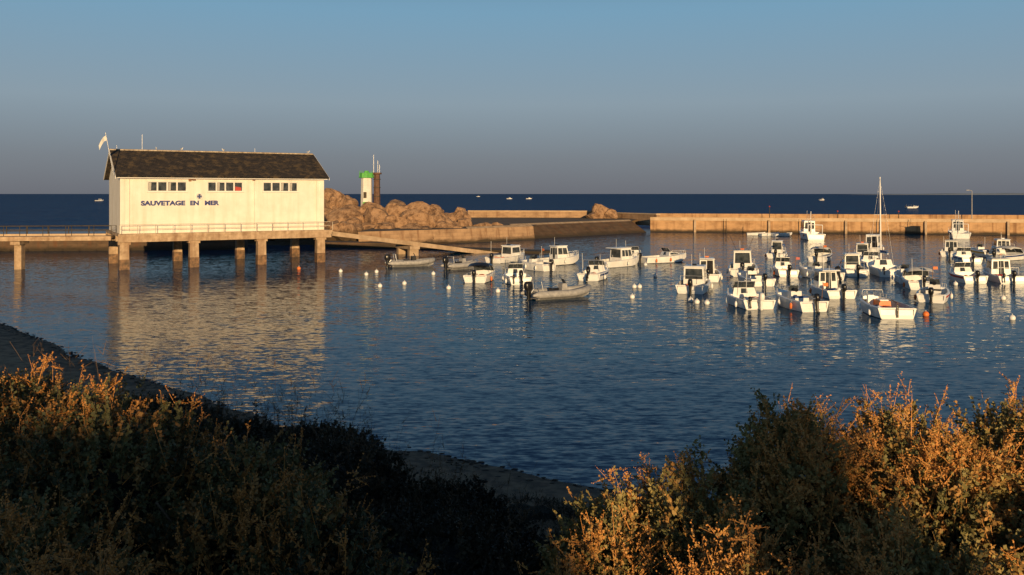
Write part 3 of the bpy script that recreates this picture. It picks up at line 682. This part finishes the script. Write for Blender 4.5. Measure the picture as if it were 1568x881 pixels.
for x,y,h in((46.6,160.5,2.6),(58,158,1.8),(68,156,1.8),(97,150,2)):
    M=Msh(); M.tube((0,0,0),(0,0,h),.07,0,6,.05); M.sph((0,0,h),.14,1,8,5); M.box((0,0,.1),(.3,.3,.2),0); M.obj('mooring_post',[M_dark,M_red],loc=(x,y,2.1))
hl=Msh(); vs=[];fs=[]
N=140
for i in range(N):
    x=2300+i*60; h=(6+9*abs(noise.noise(Vector((i*.11,0,0))))+4*noise.noise(Vector((i*.6,1,0))))*min(1,i/25)+min(i,60)*.22
    vs+=[(x,6000,-3),(x,6000,max(.5,h)),(x,6400,max(.5,h*1.1)),(x,6800,-3)]
for i in range(N-1):
    for k in range(3): fs.append((i*4+k,(i+1)*4+k,(i+1)*4+k+1,i*4+k+1))
hl.add(vs,fs,0,True); hl.obj('distant_hills',[mat('hazed_coast',[(.08,.11,.17),(.10,.13,.20)],.01,1)])  # distance haze is put into the coast's bluish base colour
# ------------------------------------------------------------------ vegetation
def leafmat(name,dark,light,tip):
    m,nt,b=nodes(name)
    at=nt.nodes.new('ShaderNodeAttribute'); at.attribute_name='rnd'; tp=nt.nodes.new('ShaderNodeAttribute'); tp.attribute_name='tip'
    c=ramp(nt,at.outputs['Fac'],[(0,dark),(1,light)])
    c2=mixc(nt,tp.outputs['Fac'],c.outputs[0],tip)
    nt.links.new(c2,b.inputs['Base Color']); b.inputs['Roughness'].default_value=.7
    return m
def scatter_mesh(name,P,F,rnd,tip,mt):
    me=bpy.data.meshes.new(name); nv=len(P); nf=len(F)
    me.vertices.add(nv); me.vertices.foreach_set('co',P.astype(np.float32).ravel())
    me.loops.add(nf*4); me.loops.foreach_set('vertex_index',F.astype(np.int32).ravel())
    me.polygons.add(nf); me.polygons.foreach_set('loop_start',np.arange(0,nf*4,4,dtype=np.int32)); me.update(calc_edges=True)
    for nm,ar in(('rnd',rnd),('tip',tip)):
        at=me.attributes.new(nm,'FLOAT','POINT'); at.data.foreach_set('value',ar.astype(np.float32))
    me.materials.append(mt); me.validate()
    ob=bpy.data.objects.new(name,me); COL.objects.link(ob); return ob
def norm(a): return a/np.maximum(np.linalg.norm(a,axis=-1,keepdims=True),1e-9)
def quads(C,U,V,l,w_):
    n=len(C); P=np.empty((n,4,3)); l=l[:,None];w_=w_[:,None]
    P[:,0]=C; P[:,1]=C+U*l*.55+V*w_; P[:,2]=C+U*l; P[:,3]=C+U*l*.55-V*w_
    return P.reshape(-1,3)
def sprigs(base,dirn,length,nl,ll,lw,spread,tipv,rv):
    n=len(base); sidev=norm(np.cross(dirn,rng.normal(size=(n,3)))); bend=rng.normal(size=(n,1))*.25
    out=[];R_=[];T_=[]
    t=np.linspace(.12,1,nl)[None,:]*np.ones((n,1)); t+=rng.uniform(-.03,.03,(n,nl))
    cx=base[:,None]+dirn[:,None]*(t*length[:,None])[...,None]+sidev[:,None]*(bend*length[:,None]*t**2)[...,None]
    rd=norm(rng.normal(size=(n,nl,3)))
    U=norm(dirn[:,None]*(.45)+rd*spread+np.array([0,0,.15])); V=norm(np.cross(U,rng.normal(size=(n,nl,3))))
    sc=(1.15-.55*t)*rng.uniform(.7,1.3,(n,nl))
    P=quads(cx.reshape(-1,3),U.reshape(-1,3),V.reshape(-1,3),(ll*sc).ravel(),(lw*sc).ravel())
    rn=np.clip(rv[:,None]+rng.normal(size=(n,nl))*.12,0,1); rn=np.repeat(rn.ravel(),4)
    tp=np.repeat(np.repeat(tipv[:,None],nl,1)*(t**.5),4)
    out.append(P);R_.append(rn);T_.append(np.clip(tp.ravel(),0,1))
    e=base+dirn*length[:,None]+sidev*bend*length[:,None]
    P2=np.empty((n,4,3)); wv=sidev*.0018; P2[:,0]=base-wv;P2[:,1]=base+wv;P2[:,2]=e+wv*.4;P2[:,3]=e-wv*.4
    out.append(P2.reshape(-1,3)); R_.append(np.full(n*4,.3)); T_.append(np.repeat(np.clip(tipv+.4,0,1),4))
    return np.concatenate(out),np.concatenate(R_),np.concatenate(T_)
def bush(name,ells,dens,mt,tipfrac,tall,core,spr=(.08,.2)):
    Bs=[];Ds=[]
    for (cx,cy,cz,rx,ry,rz) in ells:
        n=int(dens*(rx*ry+rx*rz+ry*rz)*1.3)
        d=norm(rng.normal(size=(n,3))); d=d[d[:,2]>-.25]
        lump=np.array([noise.noise(Vector(v*3.2+np.array([cx,cy,cz])*3))+.5*noise.noise(Vector(v*8+np.array([cy,cx,cz])*3)) for v in d])
        kp=(lump>-.32)|(rng.random(len(d))<.35); d=d[kp]; lump=lump[kp]
        rad=(rng.uniform(.74,.98,len(d))+lump*.26)
        p=np.array([cx,cy,cz])+d*np.array([rx,ry,rz])*rad[:,None]
        nn=norm(d/np.array([rx,ry,rz])); keep=np.ones(len(p),bool)
        for o in ells:
            if o[0]==cx and o[1]==cy: continue
            q=(p-np.array(o[:3]))/np.array(o[3:]); keep&=(np.sum(q*q,1)>.6)
        Bs.append(p[keep]);Ds.append(nn[keep])
    b_=np.concatenate(Bs); d=np.concatenate(Ds); n=len(b_)
    cl=np.array([noise.noise(Vector(v*3.1)) for v in b_])
    dirn=norm(d*.7+np.array([0,0,.7])+rng.normal(size=(n,3))*.4)
    tipv=(rng.random(n)<tipfrac).astype(float)*rng.uniform(.5,1,n)
    ln=rng.uniform(spr[0],spr[1],n); b0=b_-dirn*ln[:,None]*.5
    A=sprigs(b0,dirn,ln,20,.030,.0105,.85,tipv*.6,np.clip(.5+cl*.9,0,1))
    cl2=np.array([noise.noise(Vector(v*1.9+np.array([9,0,0]))) for v in b_])
    up=np.clip(d[:,2]+.3,0,1)
    k=rng.random(n)<tall*np.clip(.6+cl2*5,0,3.0)*up; bb=b_[k]; dd_=norm(dirn[k]+np.array([0,0,.4])+rng.normal(size=(k.sum(),3))*.2); m_=len(bb)
    L2=rng.uniform(.08,.28,m_)
    parts=[A]
    parts.append(sprigs(bb,dd_,L2,26,.016,.0055,.9,rng.uniform(.8,1,m_),np.full(m_,.7)))
    for q in range(5):
        t=rng.uniform(.25,.85,m_)[:,None]; sb=bb+dd_*L2[:,None]*t; sd=norm(dd_*.5+rng.normal(size=(m_,3))*.6)
        parts.append(sprigs(sb,sd,L2*rng.uniform(.2,.45,m_),12,.014,.0055,.9,rng.uniform(.8,1,m_),np.full(m_,.7)))
    P=np.concatenate([a[0] for a in parts]); rn=np.concatenate([a[1] for a in parts]); tp=np.concatenate([a[2] for a in parts])
    F=np.arange(len(P)).reshape(-1,4)
    root=empty(name); ob=scatter_mesh('foliage',P,F,rn,tp,mt); ob.parent=root
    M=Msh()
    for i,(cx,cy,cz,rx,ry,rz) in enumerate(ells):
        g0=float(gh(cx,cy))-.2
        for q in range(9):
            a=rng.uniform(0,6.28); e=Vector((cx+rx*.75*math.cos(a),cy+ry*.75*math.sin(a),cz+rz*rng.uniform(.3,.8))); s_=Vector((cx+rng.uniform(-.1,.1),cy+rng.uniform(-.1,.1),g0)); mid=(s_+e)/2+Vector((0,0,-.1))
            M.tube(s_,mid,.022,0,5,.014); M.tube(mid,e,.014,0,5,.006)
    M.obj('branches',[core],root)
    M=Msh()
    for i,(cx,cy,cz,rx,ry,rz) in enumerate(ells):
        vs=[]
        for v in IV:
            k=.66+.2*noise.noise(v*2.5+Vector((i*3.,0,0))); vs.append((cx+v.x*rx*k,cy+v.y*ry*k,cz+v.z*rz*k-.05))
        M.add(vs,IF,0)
    M.obj('shade_core',[M_shadecore],root)  # solid near-black core, stands in for the shade inside the shrub
    return root
M_shadecore=mat('inner_shade',[(.006,.007,.004),(.02,.019,.01)],30,1,1,.05)
M_bark=mat('bark',[(.08,.06,.04),(.16,.12,.08)],12,.9)
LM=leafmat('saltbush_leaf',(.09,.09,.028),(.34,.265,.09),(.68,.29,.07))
LMd=leafmat('saltbush_leaf_shaded',(.024,.03,.012),(.15,.14,.052),(.66,.27,.06))  # darker green leaf copy, the left shrub's shade is in its colour
left=[(-3.5,5.4,4.95,1.5,1.2,.92),(-2.15,4.7,4.94,.78,.9,.90),(-2.3,3.4,4.94,.9,.8,.82),(-1.4,4.6,4.84,.5,.8,.84),(-.95,4.2,4.72,.45,.7,.78),(-.6,3.9,4.5,.4,.55,.78),(-1.6,3.0,4.88,.6,.6,.75),(-1.0,3.3,4.7,.5,.5,.73)]
right=[(.22,4.0,4.5,.3,.4,.66),(.5,4.4,4.66,.38,.6,.78),(.95,4.5,4.74,.45,.7,.82),(1.5,4.75,4.86,.42,.7,.96),(2.1,4.6,4.9,.5,.8,.88),(2.8,4.7,4.93,.6,.8,.88),(1.0,3.7,4.75,.45,.5,.66),(1.75,3.7,4.85,.6,.7,.68),(2.6,3.6,4.9,.6,.6,.76),(3.6,4.6,4.9,.7,.8,.8)]
middle=[]
for (x,y) in [(-2.3,6.6),(-1.3,6.1),(-.4,5.7),(.45,6.1),(-1.7,7.5),(-.6,6.9),(.5,7.2),(1.2,6.5),(-.15,4.7),(.1,5.2),(-.6,5.0),(-3.1,7.6),(1.1,7.9),(-.7,8.2)]:
    middle.append((x,y,float(gh(x,y))-.06,.62,.55,.24))
shore=[]
for (x,y) in [(-3.2,12.5),(-1.6,12.6),(0,12),(1.4,11.4),(2.6,12.2),(.4,14.4),(2.0,14.2),(-1.2,15.2),(-4.6,14.8),(-2.9,16.6),(1.1,16.8),(-.6,17.4),(-6.2,17.5),(-4.4,18.6),(-8.4,20.5),(2.7,16.2),(-2.2,19.2),(.3,19.0),(3.6,14.4),(-6.6,21.2),(1.9,18.4),(-4.0,21.2)]:
    shore.append((x,y,float(gh(x,y))-.02,1.15,.95,.28))
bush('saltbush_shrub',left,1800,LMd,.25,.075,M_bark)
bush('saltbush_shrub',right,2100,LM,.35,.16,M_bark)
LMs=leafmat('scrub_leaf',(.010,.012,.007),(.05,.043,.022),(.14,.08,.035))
bush('low_scrub',middle,1300,LMs,.1,.03,M_bark,(.05,.13))
bush('low_scrub',shore,420,LMs,.1,.03,M_bark,(.08,.22))
n=130000
x=rng.uniform(-14,8,n); y=rng.uniform(5,25,n); z=gh(x,y); k=(z>rng.uniform(.12,.6,n)); x=x[k];y=y[k];z=z[k]; n=len(x)
h=rng.uniform(.08,.26,n)*(1+.8*np.array([noise.noise(Vector((a*.6,b_*.6,0))) for a,b_ in zip(x,y)]))*np.where(y<11,.7,1.2)
base=np.stack([x,y,z-.03],1); lean=norm(np.stack([rng.normal(0,.35,n),rng.normal(0,.35,n),np.ones(n)],1))
sd=norm(np.stack([rng.normal(size=n),rng.normal(size=n)*.4,np.zeros(n)],1)); wv=rng.uniform(.002,.006,n)[:,None]*sd
mid=base+lean*h[:,None]*.55; top=mid+norm(lean+sd*.9*rng.random((n,1)))*h[:,None]*.45
P=np.empty((n,2,4,3)); P[:,0,0]=base-wv;P[:,0,1]=base+wv;P[:,0,2]=mid+wv*.8;P[:,0,3]=mid-wv*.8;P[:,1,0]=mid-wv*.8;P[:,1,1]=mid+wv*.8;P[:,1,2]=top+wv*.1;P[:,1,3]=top-wv*.1
P=P.reshape(-1,3)
GM=leafmat('dry_grass',(.018,.02,.009),(.075,.055,.026),(.2,.11,.05))
scatter_mesh('slope_grass',P,np.arange(len(P)).reshape(-1,4),np.repeat(rng.random(n),8),np.zeros(len(P)),GM)
n=190; x=np.concatenate([rng.uniform(-3.6,-1.2,130),rng.uniform(-1.2,.9,60)]); y=rng.uniform(6.5,9.5,n); z=gh(x,y)
parts=[]; b0=np.stack([x,y,z],1); dr=norm(np.stack([rng.normal(0,.22,n),rng.normal(0,.22,n),np.ones(n)],1)); ln=rng.uniform(.25,.8,n)
parts.append(sprigs(b0,dr,ln,8,.02,.002,.8,rng.uniform(.2,.6,n),rng.random(n)))
for q in range(6):
    t=rng.uniform(.5,.97,n)[:,None]; sd=norm(dr*.8+rng.normal(size=(n,3))*.5); parts.append(sprigs(b0+dr*ln[:,None]*t,sd,ln*rng.uniform(.08,.2,n),8,.012,.0025,.9,rng.uniform(.2,.7,n),rng.random(n)))
P=np.concatenate([a[0] for a in parts]); scatter_mesh('dry_weeds',P,np.arange(len(P)).reshape(-1,4),np.concatenate([a[1] for a in parts]),np.concatenate([a[2] for a in parts]),GM)
# ------------------------------------------------------------------ unseen houses added behind the camera to shade the foreground
M_hw=mat('shade_house_render',[(.6,.57,.5),(.7,.67,.6)],1,.9)
def shadow_house(x0,x1,yr,zr_,name='added_shade_house',shade_chim=None):
    M=Msh(); g0=4.9; dpt=3.6; ze_=zr_-1.7
    bx(M,x0,x1,yr-dpt,yr+dpt,g0,ze_,0)
    M.add([(x0-.02,yr-dpt-.3,ze_-.1),(x1+.02,yr-dpt-.3,ze_-.1),(x1+.02,yr,zr_),(x0-.02,yr,zr_),(x1+.02,yr+dpt+.3,ze_-.1),(x0-.02,yr+dpt+.3,ze_-.1)],[(0,1,2,3),(3,2,4,5),(0,3,5),(1,4,2)],1)
    x=x0+1.5
    while x<x1-2:
        bx(M,x,x+1.1,yr+dpt,yr+dpt+.03,g0+.9,ze_-.35,2); x+=3.2
    bx(M,x0+.1,x0+1.1,yr+dpt,yr+dpt+.04,g0,ze_-.35,3)
    if shade_chim is not None: bx(M,shade_chim-.36,shade_chim+.36,yr-.4,yr+.4,zr_-.5,11.6,0); bx(M,shade_chim-.42,shade_chim+.42,yr-.48,yr+.48,11.6,11.75,0)
    M.obj(name,[M_hw,M_slate,M_glass,M_bluec])
ZL=10.12; ZR=8.95
shadow_house(-90,-50,-25,ZL); shadow_house(-49.95,-22,-25,ZL); shadow_house(-21.95,6.1,-25,ZL)
shadow_house(6.15,25,-25,ZR,shade_chim=7.55); shadow_house(25.05,60,-25,ZR)  # chimney added to throw the dark band across the right shrub
# ------------------------------------------------------------------ light
az,el=R(-12),R(8)
d=Vector((math.sin(az)*math.cos(el),math.cos(az)*math.cos(el),-math.sin(el)))
sun=bpy.data.lights.new('sun','SUN'); sun.energy=5.0; sun.angle=R(.5); sun.color=(1,.69,.35)
so=bpy.data.objects.new('sun',sun); COL.objects.link(so); so.rotation_euler=d.to_track_quat('-Z','Y').to_euler(); so.location=(20,-60,40)
wd=bpy.data.worlds.new('World'); scene.world=wd; wd.use_nodes=True; nt=wd.node_tree; nt.nodes.clear()
sky=nt.nodes.new('ShaderNodeTexSky'); sky.sky_type='NISHITA'; sky.sun_disc=False; sky.sun_elevation=el; sky.sun_rotation=R(168)
sky.air_density=1.0; sky.dust_density=.6; sky.ozone_density=2.5
bg=nt.nodes.new('ShaderNodeBackground'); bg.inputs[1].default_value=.07; out=nt.nodes.new('ShaderNodeOutputWorld')
nt.links.new(sky.outputs[0],bg.inputs[0])
# low haze layer: blue-mauve evening haze towards the horizon
tc=nt.nodes.new('ShaderNodeTexCoord'); sp=nt.nodes.new('ShaderNodeSeparateXYZ'); nt.links.new(tc.outputs['Generated'],sp.inputs[0])
hz=ramp(nt,sp.outputs['Z'],[(0,(.15,.16,.192)),(.04,(.19,.215,.255)),(.1,(.26,.335,.40)),(.2,(.19,.36,.505)),(.4,(.09,.21,.38))])
bg2=nt.nodes.new('ShaderNodeBackground'); bg2.inputs[1].default_value=1.0; nt.links.new(hz.outputs[0],bg2.inputs[0])
mr=nt.nodes.new('ShaderNodeMapRange'); nt.links.new(sp.outputs['Z'],mr.inputs[0]); mr.inputs[1].default_value=.2; mr.inputs[2].default_value=.55; mr.inputs[3].default_value=.92; mr.inputs[4].default_value=0
ms=nt.nodes.new('ShaderNodeMixShader'); nt.links.new(mr.outputs[0],ms.inputs[0]); nt.links.new(bg.outputs[0],ms.inputs[1]); nt.links.new(bg2.outputs[0],ms.inputs[2]); nt.links.new(ms.outputs[0],out.inputs[0])
# ------------------------------------------------------------------ camera
cam=bpy.data.cameras.new('camera'); cam.sensor_width=36; cam.lens=31.18; cam.shift_y=-.0915; cam.clip_end=80000; cam.clip_start=.05
co=bpy.data.objects.new('camera',cam); COL.objects.link(co); co.location=(0,0,7); co.rotation_euler=(R(90),0,0); scene.camera=co
scene.view_settings.view_transform='Standard'; scene.view_settings.look='None'; scene.view_settings.exposure=0
